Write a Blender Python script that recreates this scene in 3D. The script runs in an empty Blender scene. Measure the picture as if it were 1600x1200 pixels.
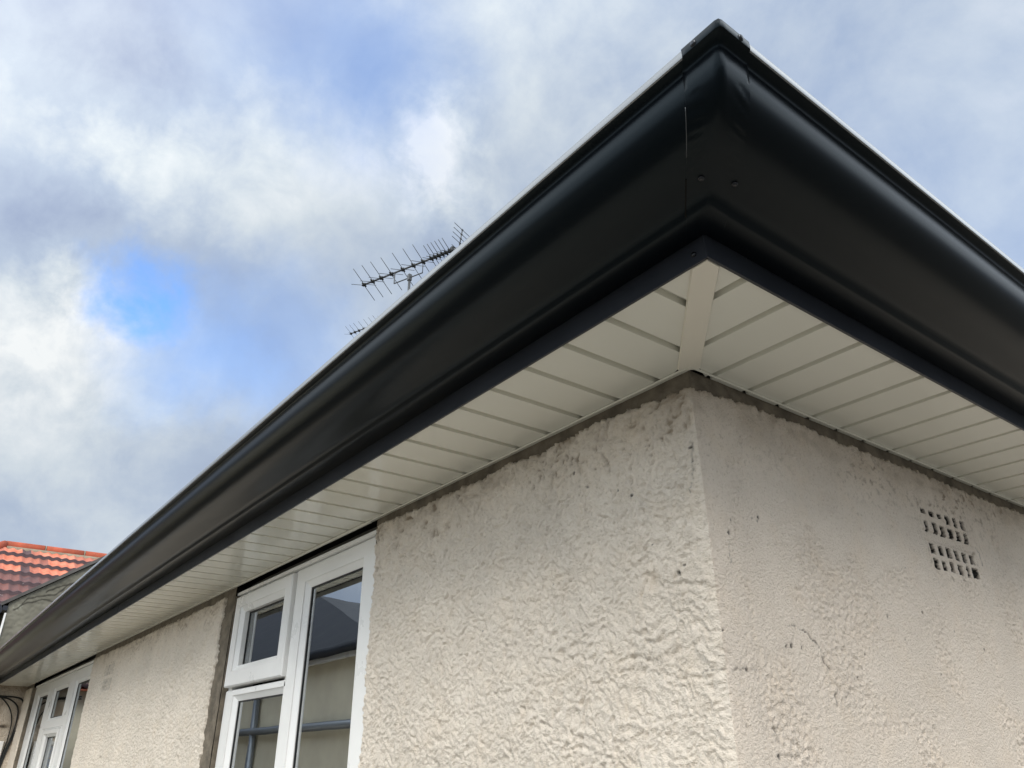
import bpy, math
import numpy as np
from mathutils import Matrix, Vector

# ------------------------------------------------------------------ basics
S = 0.6            # metres per layout unit
ZG = -4.1          # ground level in layout units (soffit is z = 0)
scn = bpy.context.scene
COL = scn.collection

def W(p):
    p = np.asarray(p, dtype=float)
    q = p * S
    q[..., 2] -= ZG * S
    return q

# ------------------------------------------------------------------ camera
cam_d = bpy.data.cameras.new("camera")
cam = bpy.data.objects.new("camera", cam_d)
COL.objects.link(cam)
CP = W((1.09275, -1.41504, -0.89381))
R_ = np.array([0.6066, 0.7950, -0.0074]); F_ = np.array([-0.7101, 0.5460, 0.4445])
R_ /= np.linalg.norm(R_); F_ /= np.linalg.norm(F_)
U_ = np.cross(R_, F_); U_ /= np.linalg.norm(U_); R_ = np.cross(F_, U_)
m = Matrix(((R_[0], U_[0], -F_[0], CP[0]), (R_[1], U_[1], -F_[1], CP[1]),
            (R_[2], U_[2], -F_[2], CP[2]), (0, 0, 0, 1)))
cam.matrix_world = m
cam_d.sensor_fit = 'HORIZONTAL'; cam_d.sensor_width = 36.0
cam_d.lens = 36.0 * 1177.28 / 1600.0
cam_d.clip_start = 0.02; cam_d.clip_end = 3000.0
scn.camera = cam

# ------------------------------------------------------------------ view / render
vs = scn.view_settings
scn.display_settings.display_device = 'sRGB'
vs.view_transform = 'Standard'; vs.look = 'None'
vs.exposure = 0.0; vs.gamma = 1.0; vs.use_curve_mapping = False
scn.render.engine = 'CYCLES'
scn.cycles.use_denoising = True
scn.cycles.max_bounces = 8
scn.cycles.diffuse_bounces = 5
scn.cycles.glossy_bounces = 4
scn.cycles.transparent_max_bounces = 10

# ------------------------------------------------------------------ sun
SUN = np.array([0.58, -0.54, 0.66]); SUN /= np.linalg.norm(SUN)
sd = bpy.data.lights.new("sun", 'SUN')
sd.energy = 3.0; sd.angle = math.radians(30); sd.color = (1.0, 0.95, 0.88)
so = bpy.data.objects.new("sun", sd); COL.objects.link(so)
so.rotation_euler = Vector(SUN).to_track_quat('Z', 'Y').to_euler()
so.location = (5, -8, 12)

# ------------------------------------------------------------------ node helper
class NT:
    def __init__(s, tree):
        s.t = tree; s.n = tree.nodes; s.l = tree.links
    def new(s, typ, **kw):
        nd = s.n.new(typ)
        for k, v in kw.items():
            setattr(nd, k, v)
        return nd
    def put(s, sock, v):
        if isinstance(v, bpy.types.NodeSocket):
            s.l.new(v, sock)
        elif v is not None:
            if hasattr(sock.default_value, '__len__') and not hasattr(v, '__len__'):
                v = [v] * len(sock.default_value)
            if hasattr(v, '__len__') and len(v) == 3 and len(sock.default_value) == 4:
                v = tuple(v) + (1.0,)
            sock.default_value = v
    def math(s, op, a, b=None, c=None, clamp=False):
        nd = s.new('ShaderNodeMath', operation=op, use_clamp=clamp)
        s.put(nd.inputs[0], a)
        if b is not None: s.put(nd.inputs[1], b)
        if c is not None: s.put(nd.inputs[2], c)
        return nd.outputs[0]
    def vmath(s, op, a, b=None, out=0):
        nd = s.new('ShaderNodeVectorMath', operation=op)
        s.put(nd.inputs[0], a)
        if b is not None:
            s.put(nd.inputs['Scale' if op == 'SCALE' else 1], b)
        return nd.outputs['Value'] if op in ('DISTANCE', 'DOT_PRODUCT', 'LENGTH') else nd.outputs[0]
    def mix(s, f, a, b, mode='MIX'):
        nd = s.new('ShaderNodeMix', data_type='RGBA', blend_type=mode)
        s.put(nd.inputs['Factor'], f)
        ca = [i for i in nd.inputs if i.name == 'A' and i.type == 'RGBA'][0]
        cb = [i for i in nd.inputs if i.name == 'B' and i.type == 'RGBA'][0]
        s.put(ca, a); s.put(cb, b)
        return [o for o in nd.outputs if o.type == 'RGBA'][0]
    def noise(s, vec, scale, detail=4, rough=0.55, dist=0.0, out='Fac'):
        nd = s.new('ShaderNodeTexNoise')
        s.put(nd.inputs['Vector'], vec); nd.inputs['Scale'].default_value = scale
        nd.inputs['Detail'].default_value = detail; nd.inputs['Roughness'].default_value = rough
        nd.inputs['Distortion'].default_value = dist
        return nd.outputs[out]
    def rng(s, v, a, b, c=0.0, d=1.0, smooth=True):
        nd = s.new('ShaderNodeMapRange', interpolation_type='SMOOTHSTEP' if smooth else 'LINEAR')
        s.put(nd.inputs['Value'], v)
        nd.inputs['From Min'].default_value = a; nd.inputs['From Max'].default_value = b
        nd.inputs['To Min'].default_value = c; nd.inputs['To Max'].default_value = d
        return nd.outputs[0]

# ------------------------------------------------------------------ world: Nishita sky behind broken cloud
world = bpy.data.worlds.new("World"); scn.world = world; world.use_nodes = True
w = NT(world.node_tree); w.n.clear()
geo = w.new('ShaderNodeTexCoord'); D = geo.outputs['Generated']
sky = w.new('ShaderNodeTexSky', sky_type='NISHITA')
sky.sun_disc = False
sky.sun_elevation = math.asin(SUN[2]); sky.sun_rotation = math.atan2(SUN[0], SUN[1])
sky.air_density = 1.0; sky.dust_density = 0.6; sky.ozone_density = 1.5
blue = w.mix(1.0, sky.outputs[0], (0.22, 0.29, 0.37), 'MULTIPLY')
nv = w.noise(D, 5.0, 5, 0.6, 0.3, 'Color')
nv = w.vmath('SUBTRACT', nv, (0.5, 0.5, 0.5))
Dw = w.vmath('ADD', D, w.vmath('SCALE', nv, 0.14))
nv2 = w.vmath('SUBTRACT', w.noise(D, 14.0, 5, 0.6, 0.2, 'Color'), (0.5, 0.5, 0.5))
Dw = w.vmath('ADD', Dw, w.vmath('SCALE', nv2, 0.085))
def blob(c, r0, r1, amp):
    d = w.vmath('DISTANCE', Dw, c)
    return w.rng(d, r0, r1, amp, 0.0)
def total(lst):
    t = lst[0]
    for q in lst[1:]:
        t = w.math('ADD', t, q)
    return t
# openings in the cloud (thin -> blue shows)
hole = total([blob((-0.8668, 0.118, 0.492), 0.00, 0.080, 1.05),
              blob((-0.8850, 0.175, 0.445), 0.02, 0.13, 0.26),
              blob((-0.602, 0.175, 0.785), 0.00, 0.22, 0.40),
              blob((-0.6215, 0.30, 0.735), 0.02, 0.17, 0.30),
              blob((-0.840, 0.27, 0.470), 0.03, 0.16, 0.26),
              blob((-0.20, 0.80, 0.57), 0.10, 0.60, 0.16)])
# bright cloud tops
lit = total([blob((-0.6052, 0.357, 0.712), 0.00, 0.07, 0.45),
             blob((-0.6262, 0.382, 0.6797), 0.00, 0.10, 0.60),
             blob((-0.645, 0.33, 0.69), 0.01, 0.14, 0.42),
             blob((-0.885, 0.060, 0.463), 0.00, 0.075, 0.50),
             blob((-0.906, 0.03, 0.425), 0.02, 0.14, 0.50),
             blob((-0.93, 0.09, 0.36), 0.05, 0.24, 0.42),
             blob((-0.7489, 0.150, 0.640), 0.04, 0.22, 0.42),
             blob((-0.80, 0.00, 0.60), 0.04, 0.18, 0.32),
             blob((-0.47, 0.47, 0.745), 0.02, 0.30, 0.30),
             blob((-0.14, 0.74, 0.66), 0.02, 0.40, 0.22)])
dark = total([blob((-0.8638, 0.02, 0.515), 0.02, 0.13, 0.50),
              blob((-0.83, 0.15, 0.54), 0.02, 0.11, 0.30),
              blob((-0.775, -0.06, 0.69), 0.05, 0.22, 0.35),
              blob((-0.66, 0.08, 0.75), 0.05, 0.20, 0.30),
              blob((-0.96, 0.05, 0.30), 0.04, 0.18, 0.16)])
nf = w.noise(D, 6.0, 9, 0.58, 0.25)
nc = w.noise(D, 2.6, 4, 0.5, 0.6)
t = w.math('ADD', w.math('MULTIPLY_ADD', nf, 1.15, -0.06), w.math('MULTIPLY', lit, 0.80))
t = w.math('ADD', t, w.math('MULTIPLY', w.math('MULTIPLY', lit, 1.6), w.math('SUBTRACT', w.noise(D, 17.0, 8, 0.62, 0.3), 0.5)))
t = w.math('SUBTRACT', t, dark)
t = w.math('ADD', t, w.math('MULTIPLY_ADD', nc, 0.4, -0.2))
ramp = w.new('ShaderNodeValToRGB'); w.put(ramp.inputs[0], w.rng(t, 0.08, 1.30, 0, 1, False))
cr = ramp.color_ramp
cr.elements[0].position = 0.0; cr.elements[0].color = (0.31, 0.38, 0.54, 1)
cr.elements[1].position = 1.0; cr.elements[1].color = (0.90, 0.93, 0.94, 1)
e = cr.elements.new(0.35); e.color = (0.44, 0.525, 0.66, 1)
e = cr.elements.new(0.62); e.color = (0.63, 0.70, 0.765, 1)
# broad brightness of the overcast towards the hidden sun (behind the viewer)
sunside = w.vmath('DOT_PRODUCT', D, tuple(SUN))
bright = w.rng(w.vmath('DOT_PRODUCT', D, (0.18, -0.60, 0.78)), 0.12, 0.85, 1.0, 2.6)
bright = w.math('ADD', bright, w.rng(w.vmath('DOT_PRODUCT', D, (0.52, 0.62, 0.588)), 0.80, 0.97, 0.0, 3.4))  # added bright lobe out of view, for the right-hand gutter highlight
bright = w.math('ADD', bright, w.rng(w.vmath('DOT_PRODUCT', D, (-0.52, -0.66, 0.54)), 0.84, 0.97, 0.0, 2.4))  # second added lobe out of view, for the left-hand gutter highlight
cloud = w.mix(1.0, ramp.outputs[0], (1, 1, 1), 'MULTIPLY')
cloud = w.mix(w.rng(bright, 1.0, 1.8), cloud, w.mix(1.0, cloud, (1.10, 1.02, 0.90), 'MULTIPLY'))
cloud = w.vmath('SCALE', cloud, bright)
f = w.math('SUBTRACT', 1.0, hole, clamp=True)
skycol = w.mix(f, blue, cloud)
bg = w.new('ShaderNodeBackground'); w.put(bg.inputs['Color'], skycol); bg.inputs['Strength'].default_value = 1.0
wo = w.new('ShaderNodeOutputWorld'); w.l.new(bg.outputs[0], wo.inputs[0])
world.cycles.sampling_method = 'MANUAL'; world.cycles.sample_map_resolution = 1024

# ------------------------------------------------------------------ numpy noise
def _h(ix, iy, seed):
    n = (ix.astype(np.int64) * 374761393 + iy.astype(np.int64) * 668265263 + seed * 1442695041) & 0xFFFFFFFF
    n = ((n ^ (n >> 13)) * 1274126177) & 0xFFFFFFFF
    n = n ^ (n >> 16)
    return (n & 0xFFFF) / 65535.0
def perlin(x, y, seed=0):
    x = np.asarray(x, float); y = np.asarray(y, float)
    ix = np.floor(x); iy = np.floor(y); fx = x - ix; fy = y - iy
    u = fx * fx * fx * (fx * (fx * 6 - 15) + 10); v = fy * fy * fy * (fy * (fy * 6 - 15) + 10)
    def g(dx, dy):
        a = _h(ix + dx, iy + dy, seed) * 2 * math.pi
        return np.cos(a) * (fx - dx) + np.sin(a) * (fy - dy)
    a = g(0, 0) * (1 - u) + g(1, 0) * u
    b = g(0, 1) * (1 - u) + g(1, 1) * u
    return (a * (1 - v) + b * v) * 1.5
def fbm(x, y, seed=0, o=4, gain=0.5):
    t = 0; a = 1.0; s = 0
    for i in range(o):
        t = t + a * perlin(x * 2 ** i + 17.3 * i, y * 2 ** i - 9.1 * i, seed + i); s += a; a *= gain
    return t / s
def sstep(a, b, x):
    t = np.clip((x - a) / (b - a), 0, 1); return t * t * (3 - 2 * t)

# ------------------------------------------------------------------ object helpers
def thing(name, label, cat, loc, group=None):
    o = bpy.data.objects.new(name, None); COL.objects.link(o)
    o.location = W(loc); o.empty_display_size = 0.1
    o['label'] = label; o['category'] = cat
    if group: o['group'] = group
    return o

class MB:
    """collects shapes in layout units; build() links ONE mesh object"""
    def __init__(s): s.v = []; s.f = []; s.mi = []; s.n = 0; s.smooth = []
    def add(s, V, Fc, mi=0, smooth=False):
        V = np.asarray(V, float); s.v.append(V)
        for q in Fc:
            s.f.append(tuple(int(i) + s.n for i in q)); s.mi.append(mi); s.smooth.append(smooth)
        s.n += len(V); return s
    def box(s, a, b, mi=0):
        x0, y0, z0 = np.minimum(a, b); x1, y1, z1 = np.maximum(a, b)
        V = [(x0,y0,z0),(x1,y0,z0),(x1,y1,z0),(x0,y1,z0),(x0,y0,z1),(x1,y0,z1),(x1,y1,z1),(x0,y1,z1)]
        return s.add(V, [(0,3,2,1),(4,5,6,7),(0,1,5,4),(1,2,6,5),(2,3,7,6),(3,0,4,7)], mi)
    def prism(s, ring, a, b, mi=0, smooth=False):
        """closed ring of (p,q) pairs carried from frame a to frame b (functions (p,q)->xyz)"""
        n = len(ring)
        V = [a(p, q) for p, q in ring] + [b(p, q) for p, q in ring]
        F = [(i, (i + 1) % n, n + (i + 1) % n, n + i) for i in range(n)]
        s.add(V, F, mi, smooth)
        s.f.append(tuple(s.n - 2 * n + i for i in range(n))[::-1]); s.mi.append(mi); s.smooth.append(False)
        s.f.append(tuple(s.n - n + i for i in range(n))); s.mi.append(mi); s.smooth.append(False)
        return s
    def tube(s, pts, r, n=10, mi=0, cap=True):
        pts = [np.array(p, float) for p in pts]; rings = []
        ref = np.array([0.13, 0.31, 0.94])
        for i, p in enumerate(pts):
            d = pts[min(i + 1, len(pts) - 1)] - pts[max(i - 1, 0)]; d /= np.linalg.norm(d)
            if abs(d @ ref) > 0.95: ref = np.array([0.9, 0.3, 0.1])
            a = np.cross(d, ref); a /= np.linalg.norm(a); b = np.cross(d, a)
            rr = r[i] if hasattr(r, '__len__') else r
            rings.append([p + rr * (math.cos(2*math.pi*k/n) * a + math.sin(2*math.pi*k/n) * b) for k in range(n)])
        V = [v for q in rings for v in q]; F = []
        for i in range(len(pts) - 1):
            for k in range(n):
                F.append((i*n+k, i*n+(k+1)%n, (i+1)*n+(k+1)%n, (i+1)*n+k))
        s.add(V, F, mi, True)
        if cap:
            b0 = s.n - len(V)
            s.f.append(tuple(b0 + k for k in range(n))[::-1]); s.mi.append(mi); s.smooth.append(False)
            s.f.append(tuple(s.n - n + k for k in range(n))); s.mi.append(mi); s.smooth.append(False)
        return s
    def build(s, name, mats, parent=None, label=None, bevel=0, kind=None):
        V = W(np.concatenate(s.v))
        off = np.zeros(3)
        if parent is not None:
            off = wloc(parent)
        me = bpy.data.meshes.new(name)
        me.from_pydata((V - off).tolist(), [], s.f)
        if not isinstance(mats, (list, tuple)): mats = [mats]
        for mm in mats: me.materials.append(mm)
        me.polygons.foreach_set('material_index', s.mi)
        me.polygons.foreach_set('use_smooth', s.smooth)
        me.update()
        o = bpy.data.objects.new(name, me); COL.objects.link(o)
        if parent is not None: o.parent = parent
        if label: o['label'] = label
        if kind: o['kind'] = kind
        if bevel:
            bv = o.modifiers.new('bevel', 'BEVEL'); bv.width = bevel * S; bv.segments = 2; bv.limit_method = 'ANGLE'
            bv.angle_limit = math.radians(40)
            o.modifiers.new('wn', 'WEIGHTED_NORMAL')
        return o
def wloc(o):
    p = np.zeros(3)
    while o is not None:
        p += np.array(o.location); o = o.parent
    return p

def grid_obj(name, P, keep, mats, parent, attrs=None, mi=None, label=None, drop=True):
    """P: (n,m,3) layout positions; keep: (n-1,m-1) bool faces"""
    n, mm = P.shape[:2]
    idx = np.arange(n * mm).reshape(n, mm)
    q = np.stack([idx[:-1, :-1], idx[1:, :-1], idx[1:, 1:], idx[:-1, 1:]], -1)[keep]
    V = W(P.reshape(-1, 3))
    used = np.zeros(len(V), bool); used[q.ravel()] = True
    rm = np.cumsum(used) - 1
    q = rm[q]; V = V[used]
    if parent is not None: V = V - wloc(parent)
    me = bpy.data.meshes.new(name)
    me.vertices.add(len(V)); me.vertices.foreach_set('co', V.astype(np.float32).ravel())
    me.loops.add(q.size); me.loops.foreach_set('vertex_index', q.astype(np.int32).ravel())
    me.polygons.add(len(q)); me.polygons.foreach_set('loop_start', np.arange(0, q.size, 4, dtype=np.int32))
    if not isinstance(mats, (list, tuple)): mats = [mats]
    for x in mats: me.materials.append(x)
    if mi is not None: me.polygons.foreach_set('material_index', mi[keep].astype(np.int32))
    me.polygons.foreach_set('use_smooth', np.ones(len(q), bool))
    me.update(calc_edges=True); me.validate()
    for k, a in (attrs or {}).items():
        at = me.attributes.new(k, 'FLOAT', 'POINT'); at.data.foreach_set('value', a.reshape(-1)[used].astype(np.float32))
    o = bpy.data.objects.new(name, me); COL.objects.link(o)
    if parent is not None: o.parent = parent
    if label: o['label'] = label
    return o

# ------------------------------------------------------------------ materials
MATS = {}
def mat(name, color, rough=0.6, spec=0.5, metal=0.0, var=0.0, vscale=8.0, bump=0.0, bscale=40.0, coat=0.0, bdist=0.01):
    M = bpy.data.materials.new(name); M.use_nodes = True
    t = NT(M.node_tree); b = t.n['Principled BSDF']
    b.inputs['Roughness'].default_value = rough; b.inputs['Specular IOR Level'].default_value = spec
    b.inputs['Metallic'].default_value = metal; b.inputs['Coat Weight'].default_value = coat
    tc = t.new('ShaderNodeTexCoord').outputs['Object']
    c = color
    if var:
        n = t.noise(tc, vscale, 6, 0.6)
        c = t.mix(t.rng(n, 0.3, 0.7), tuple(x * (1 - var) for x in color), tuple(min(1, x * (1 + var)) for x in color))
        t.put(b.inputs['Roughness'], t.rng(n, 0.2, 0.8, rough * 0.85, min(1, rough * 1.2)))
    t.put(b.inputs['Base Color'], c)
    if bump:
        bn = t.new('ShaderNodeBump'); bn.inputs['Strength'].default_value = bump; bn.inputs['Distance'].default_value = bdist
        t.put(bn.inputs['Height'], t.noise(tc, bscale, 5, 0.6)); t.put(b.inputs['Normal'], bn.outputs[0])
    MATS[name] = M
    return M

def coat_mat(name, base, grain):
    """painted render: 'dirt' blackens cracks, pits and shaded holes, 'stain' browns, painted shade included, 'pale' cleaner patches"""
    M = bpy.data.materials.new(name); M.use_nodes = True
    t = NT(M.node_tree); b = t.n['Principled BSDF']
    tc = t.new('ShaderNodeTexCoord').outputs['Object']
    def at(k):
        a = t.new('ShaderNodeAttribute'); a.attribute_name = k; return a.outputs['Fac']
    n1 = t.noise(tc, 3.0, 6, 0.6, 0.6); n2 = t.noise(tc, 14.0, 5, 0.6); n3 = t.noise(tc, 160.0, 4, 0.6)
    c = t.mix(t.rng(n1, 0.32, 0.68), tuple(x * 0.93 for x in base), tuple(x * 1.05 for x in base))
    c = t.mix(t.rng(n2, 0.45, 0.75, 0, 0.35), c, (base[0] * 1.0, base[1] * 0.94, base[2] * 0.86))
    c = t.mix(t.rng(n3, 0.52, 0.72, 0, 0.22), c, (base[0] * 0.62, base[1] * 0.58, base[2] * 0.5))
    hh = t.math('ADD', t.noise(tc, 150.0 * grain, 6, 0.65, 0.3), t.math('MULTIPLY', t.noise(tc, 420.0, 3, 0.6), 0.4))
    c = t.mix(t.rng(hh, 0.66, 0.50, 0, 0.42), c, (base[0] * 0.52, base[1] * 0.46, base[2] * 0.38))  # bump hollows darkened: pit dirt and relief shade put into the colour
    c = t.mix(at('stain_shade'), c, (0.20, 0.145, 0.09))
    c = t.mix(at('dirt_shade'), c, (0.014, 0.012, 0.010))
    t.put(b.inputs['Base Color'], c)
    b.inputs['Roughness'].default_value = 0.78; b.inputs['Specular IOR Level'].default_value = 0.3
    h = hh
    bn = t.new('ShaderNodeBump'); bn.inputs['Strength'].default_value = 1.0; bn.inputs['Distance'].default_value = 0.0060
    t.put(bn.inputs['Height'], h); t.put(b.inputs['Normal'], bn.outputs[0])
    MATS[name] = M
    return M

CREAM = (0.745, 0.668, 0.568)
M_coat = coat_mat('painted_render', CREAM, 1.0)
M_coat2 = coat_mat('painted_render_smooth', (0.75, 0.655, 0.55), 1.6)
M_mortar = mat('grey_cement', (0.150, 0.127, 0.097), 0.95, 0.2, var=0.35, vscale=22, bump=0.8, bscale=130, bdist=0.003)
M_void = mat('dark_cavity', (0.012, 0.011, 0.010), 0.95, 0.1)
M_black = mat('black_gutter', (0.0014, 0.0024, 0.0042), 0.30, 0.135)
M_fascia = mat('black_fascia', (0.020, 0.023, 0.030), 0.40, 0.4, var=0.08, vscale=9)
MATS['black_gutter'].node_tree.nodes['Principled BSDF'].inputs['Specular Tint'].default_value = (0.70, 0.92, 1.0, 1)
M_lip = mat('pale_lip', (0.16, 0.17, 0.18), 0.22, 0.9, var=0.08, vscale=5)  # paler, glossier grey for the lip of the runs
M_pvc = mat('white_pvc', (0.74, 0.725, 0.645), 0.15, 0.45)
M_strip = mat('cream_pvc', (0.74, 0.695, 0.60), 0.35, 0.5)
M_frame = mat('window_upvc', (0.76, 0.755, 0.735), 0.30, 0.5, var=0.03, vscale=6)
M_gasket = mat('black_rubber', (0.015, 0.015, 0.016), 0.6, 0.4)
M_spacer = mat('grey_spacer', (0.30, 0.32, 0.34), 0.35, 0.5, metal=0.5)
M_alu = mat('weathered_aluminium', (0.075, 0.08, 0.085), 0.45, 0.5, metal=0.3)
M_plast = mat('black_plastic', (0.012, 0.014, 0.014), 0.5, 0.4)
M_red = mat('red_plastic', (0.35, 0.03, 0.03), 0.5, 0.4)
M_screw = mat('screw_steel', (0.03, 0.032, 0.036), 0.25, 0.6, metal=0.8)
M_tile = mat('roof_concrete_tile', (0.10, 0.095, 0.09), 0.85, 0.2, var=0.3, vscale=2.5, bump=0.5, bscale=30)
M_slate = mat('dark_slate', (0.030, 0.033, 0.040), 0.7, 0.3, var=0.3, vscale=3, bump=0.6, bscale=20)
M_nwall = mat('neighbour_render', (0.84, 0.77, 0.60), 0.85, 0.2, var=0.08, vscale=3, bump=0.4, bscale=60)
M_mossy = mat('mossy_render', (0.155, 0.145, 0.12), 0.95, 0.15, var=0.45, vscale=2.6, bump=1.0, bscale=26, bdist=0.03)
M_ground = mat('concrete_paving', (0.15, 0.142, 0.125), 0.9, 0.2, var=0.15, vscale=1.4, bump=0.4, bscale=40)
M_room = mat('room_plaster', (0.22, 0.21, 0.19), 0.9, 0.2)
M_ridge = mat('terracotta_ridge', (0.36, 0.085, 0.045), 0.8, 0.25, var=0.22, vscale=4, bump=0.4, bscale=30)
M_bed = mat('ridge_mortar', (0.24, 0.20, 0.15), 0.95, 0.15, var=0.25, vscale=6, bump=0.6, bscale=40)

def glass_mat():
    M = bpy.data.materials.new('window_glass'); M.use_nodes = True
    t = NT(M.node_tree); t.n.clear()
    fr = t.new('ShaderNodeFresnel'); fr.inputs['IOR'].default_value = 6.0
    g = t.new('ShaderNodeBsdfGlossy'); g.inputs['Roughness'].default_value = 0.0
    g.inputs['Color'].default_value = (0.93, 0.97, 1.0, 1)
    tc = t.new('ShaderNodeTexCoord').outputs['Object']
    bn = t.new('ShaderNodeBump'); bn.inputs['Strength'].default_value = 0.25; bn.inputs['Distance'].default_value = 0.002
    t.put(bn.inputs['Height'], t.noise(tc, 3.0, 2, 0.5)); t.put(g.inputs['Normal'], bn.outputs[0])
    tr = t.new('ShaderNodeBsdfTransparent'); tr.inputs['Color'].default_value = (0.80, 0.86, 0.84, 1)
    mx = t.new('ShaderNodeMixShader'); t.l.new(fr.outputs[0], mx.inputs[0])
    t.l.new(tr.outputs[0], mx.inputs[1]); t.l.new(g.outputs[0], mx.inputs[2])
    o = t.new('ShaderNodeOutputMaterial'); t.l.new(mx.outputs[0], o.inputs[0])
    return M
M_glass = glass_mat()

def tile_mat():
    M = bpy.data.materials.new('orange_roof_tile'); M.use_nodes = True
    t = NT(M.node_tree); b = t.n['Principled BSDF']
    a = t.new('ShaderNodeAttribute'); a.attribute_name = 'age_shade'
    tc = t.new('ShaderNodeTexCoord').outputs['Object']
    n = t.noise(tc, 5.0, 5, 0.65); n2 = t.noise(tc, 9.0, 4, 0.7)
    f = t.math('ADD', a.outputs['Fac'], t.math('MULTIPLY_ADD', n, 0.5, -0.25), clamp=True)
    c = t.mix(t.rng(n, 0.3, 0.7), (0.50, 0.145, 0.085), (0.66, 0.24, 0.155))
    c = t.mix(f, c, (0.085, 0.06, 0.065))
    c = t.mix(t.math('MULTIPLY', t.rng(n2, 0.68, 0.74), a.outputs['Fac']), c, (0.5, 0.5, 0.48))
    t.put(b.inputs['Base Color'], c); b.inputs['Roughness'].default_value = 0.85
    b.inputs['Specular IOR Level'].default_value = 0.2
    return M
M_orange = tile_mat()

# ------------------------------------------------------------------ ground
g = MB(); g.add([(-300, -300, ZG), (300, -300, ZG), (300, 300, ZG), (-300, 300, ZG)], [(0, 1, 2, 3)])
g.build('ground', M_ground, kind='structure')

# ================================================================== THE BUNGALOW
XE = -11.33        # far end of the long wall
YE = 9.0
house = thing('bungalow', 'cream rendered bungalow corner with black ogee gutter and white soffit', 'house', (0, 0, ZG))

# ---- render coat: height functions (layout units)
def ridged(x, y, seed):
    return 1.0 - 2.2 * np.abs(perlin(x, y, seed))
def hL(u, v):
    wx = u + 0.030 * perlin(u * 9, v * 9, 3) + 0.010 * perlin(u * 30, v * 30, 4)
    wy = v + 0.030 * perlin(u * 9, v * 9, 5) + 0.010 * perlin(u * 30, v * 30, 6)
    def rot(a): return wx * math.cos(a) + wy * math.sin(a), -wx * math.sin(a) + wy * math.cos(a)
    a1, b1 = rot(math.radians(38)); a2, b2 = rot(math.radians(-12)); a3, b3 = rot(math.radians(75))
    m = perlin(u * 2.6, v * 2.6, 11)
    w1 = sstep(-0.25, 0.25, m); w3 = sstep(0.05, 0.4, perlin(u * 2.2 + 9, v * 2.2, 12))
    r = ridged(a1 * 11, b1 * 30, 21) * w1 + ridged(a2 * 12, b2 * 27, 22) * (1 - w1)
    r = r * (1 - w3) + ridged(a3 * 11, b3 * 28, 23) * w3
    amp = 0.35 + 0.75 * sstep(-0.35, 0.45, perlin(u * 3.4 + 3, v * 3.4, 13))
    # heavier trowelling close under the eave, as torn render
    amp = amp + 1.1 * sstep(-0.26, -0.08, v) * sstep(-2.6, -0.8, u)
    f = fbm(wx * 52, wy * 52, 31, 3, 0.75)
    r = np.clip(r, -0.75, 0.50)
    b_ = 1 - 2.4 * np.abs(perlin(wx * 36 + .5, wy * 40, 33)); c_ = 1 - 2.4 * np.abs(perlin(wx * 66, wy * 70, 34)); b_ = np.minimum(b_, .55)
    wm = sstep(-0.35, 0.35, perlin(u * 3 + 7, v * 3, 35))
    return 0.0066 * r * amp * (0.35 + 0.65 * wm) + 0.0072 * f + 0.0034 * b_ * (1.25 - 0.5 * wm) + 0.0024 * c_ + 0.004 * perlin(u * 4, v * 4, 14)
def hR(u, v):
    m = sstep(-0.20, 0.25, fbm(u * 3.2 + 5, v * 3.2, 41, 2))
    fine = fbm(u * 75, v * 75, 42, 2, 0.8)
    mid = fbm(u * 16 + 0.2 * perlin(u * 8, v * 8, 2), v * 16, 43, 3)
    arris = sstep(0.03, 0.14, u + 0.03 * perlin(v * 4, u * 0 + 1.5, 44))
    wob_ = 0.02 * perlin(u * 14, v * 14, 47)
    pm = sstep(0.10, 0.15, fbm(u * 2.6 + 2 + wob_, v * 2.1 + wob_, 48, 3, .45))
    pm = np.maximum(pm, sstep(.030, .018, np.abs(u - .068 - wob_ * .5)) * sstep(-.72, -.78, v))      # smooth filled strip by the arris
    pm = np.maximum(pm, sstep(.045, .030, np.abs(u - .060 - wob_)) * sstep(-.40, -.44, v) * sstep(-.66, -.62, v))
    m = m * (1 - pm); flat = 0.0022 * pm
    return flat + (0.0010 * (1 - .6 * pm) + 0.0062 * m * arris) * fine + 0.0012 * m * arris * (1 - 2.4 * np.abs(perlin(u * 60, v * 60, 46))) + 0.0016 * mid * (0.35 + 0.65 * arris) + 0.004 * perlin(u * 2.3, v * 2.3, 45)

def seg_d(u, v, pts):
    d = np.full(u.shape, 9.0)
    for (x0, y0), (x1, y1) in zip(pts[:-1], pts[1:]):
        dx, dy = x1 - x0, y1 - y0; L = dx * dx + dy * dy
        t = np.clip(((u - x0) * dx + (v - y0) * dy) / L, 0, 1)
        d = np.minimum(d, np.hypot(u - x0 - t * dx, v - y0 - t * dy))
    return d
CRACKS = [([(0.235, -0.618), (0.262, -0.615), (0.29, -0.622)], 0.0016, .6), ([(0.295, -0.622), (0.315, -0.630), (0.337, -0.645), (0.352, -0.655)], 0.0030, 1),
          ([(0.352, -0.655), (0.366, -0.672)], 0.0016, .7),
          ([(0.358, -0.675), (0.364, -0.69), (0.378, -0.706)], 0.0024, .9), ([(0.404, -0.748), (0.392, -0.762), (0.382, -0.78)], 0.0022, .9),
          ([(0.125, -0.83), (0.128, -0.86), (0.14, -0.873)], 0.0022, .8), ([(-0.06, -0.729), (-0.02, -0.728), (0.03, -0.724), (0.055, -0.724)], 0.0018, .75),
          ([(0.055, -0.724), (0.11, -0.722)], 0.0012, .4), ([(-0.016, -0.20), (-0.014, -0.25), (-0.02, -0.30), (-0.03, -0.33)], 0.0018, .6),
          ([(0.055, -0.425), (0.052, -0.47), (0.05, -0.52)], 0.0014, .55), ([(1.44, -0.25), (1.455, -0.275), (1.46, -0.31)], 0.0026, .8),
          ([(1.47, -0.23), (1.485, -0.27), (1.49, -0.32)], 0.0014, .45)]
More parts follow.
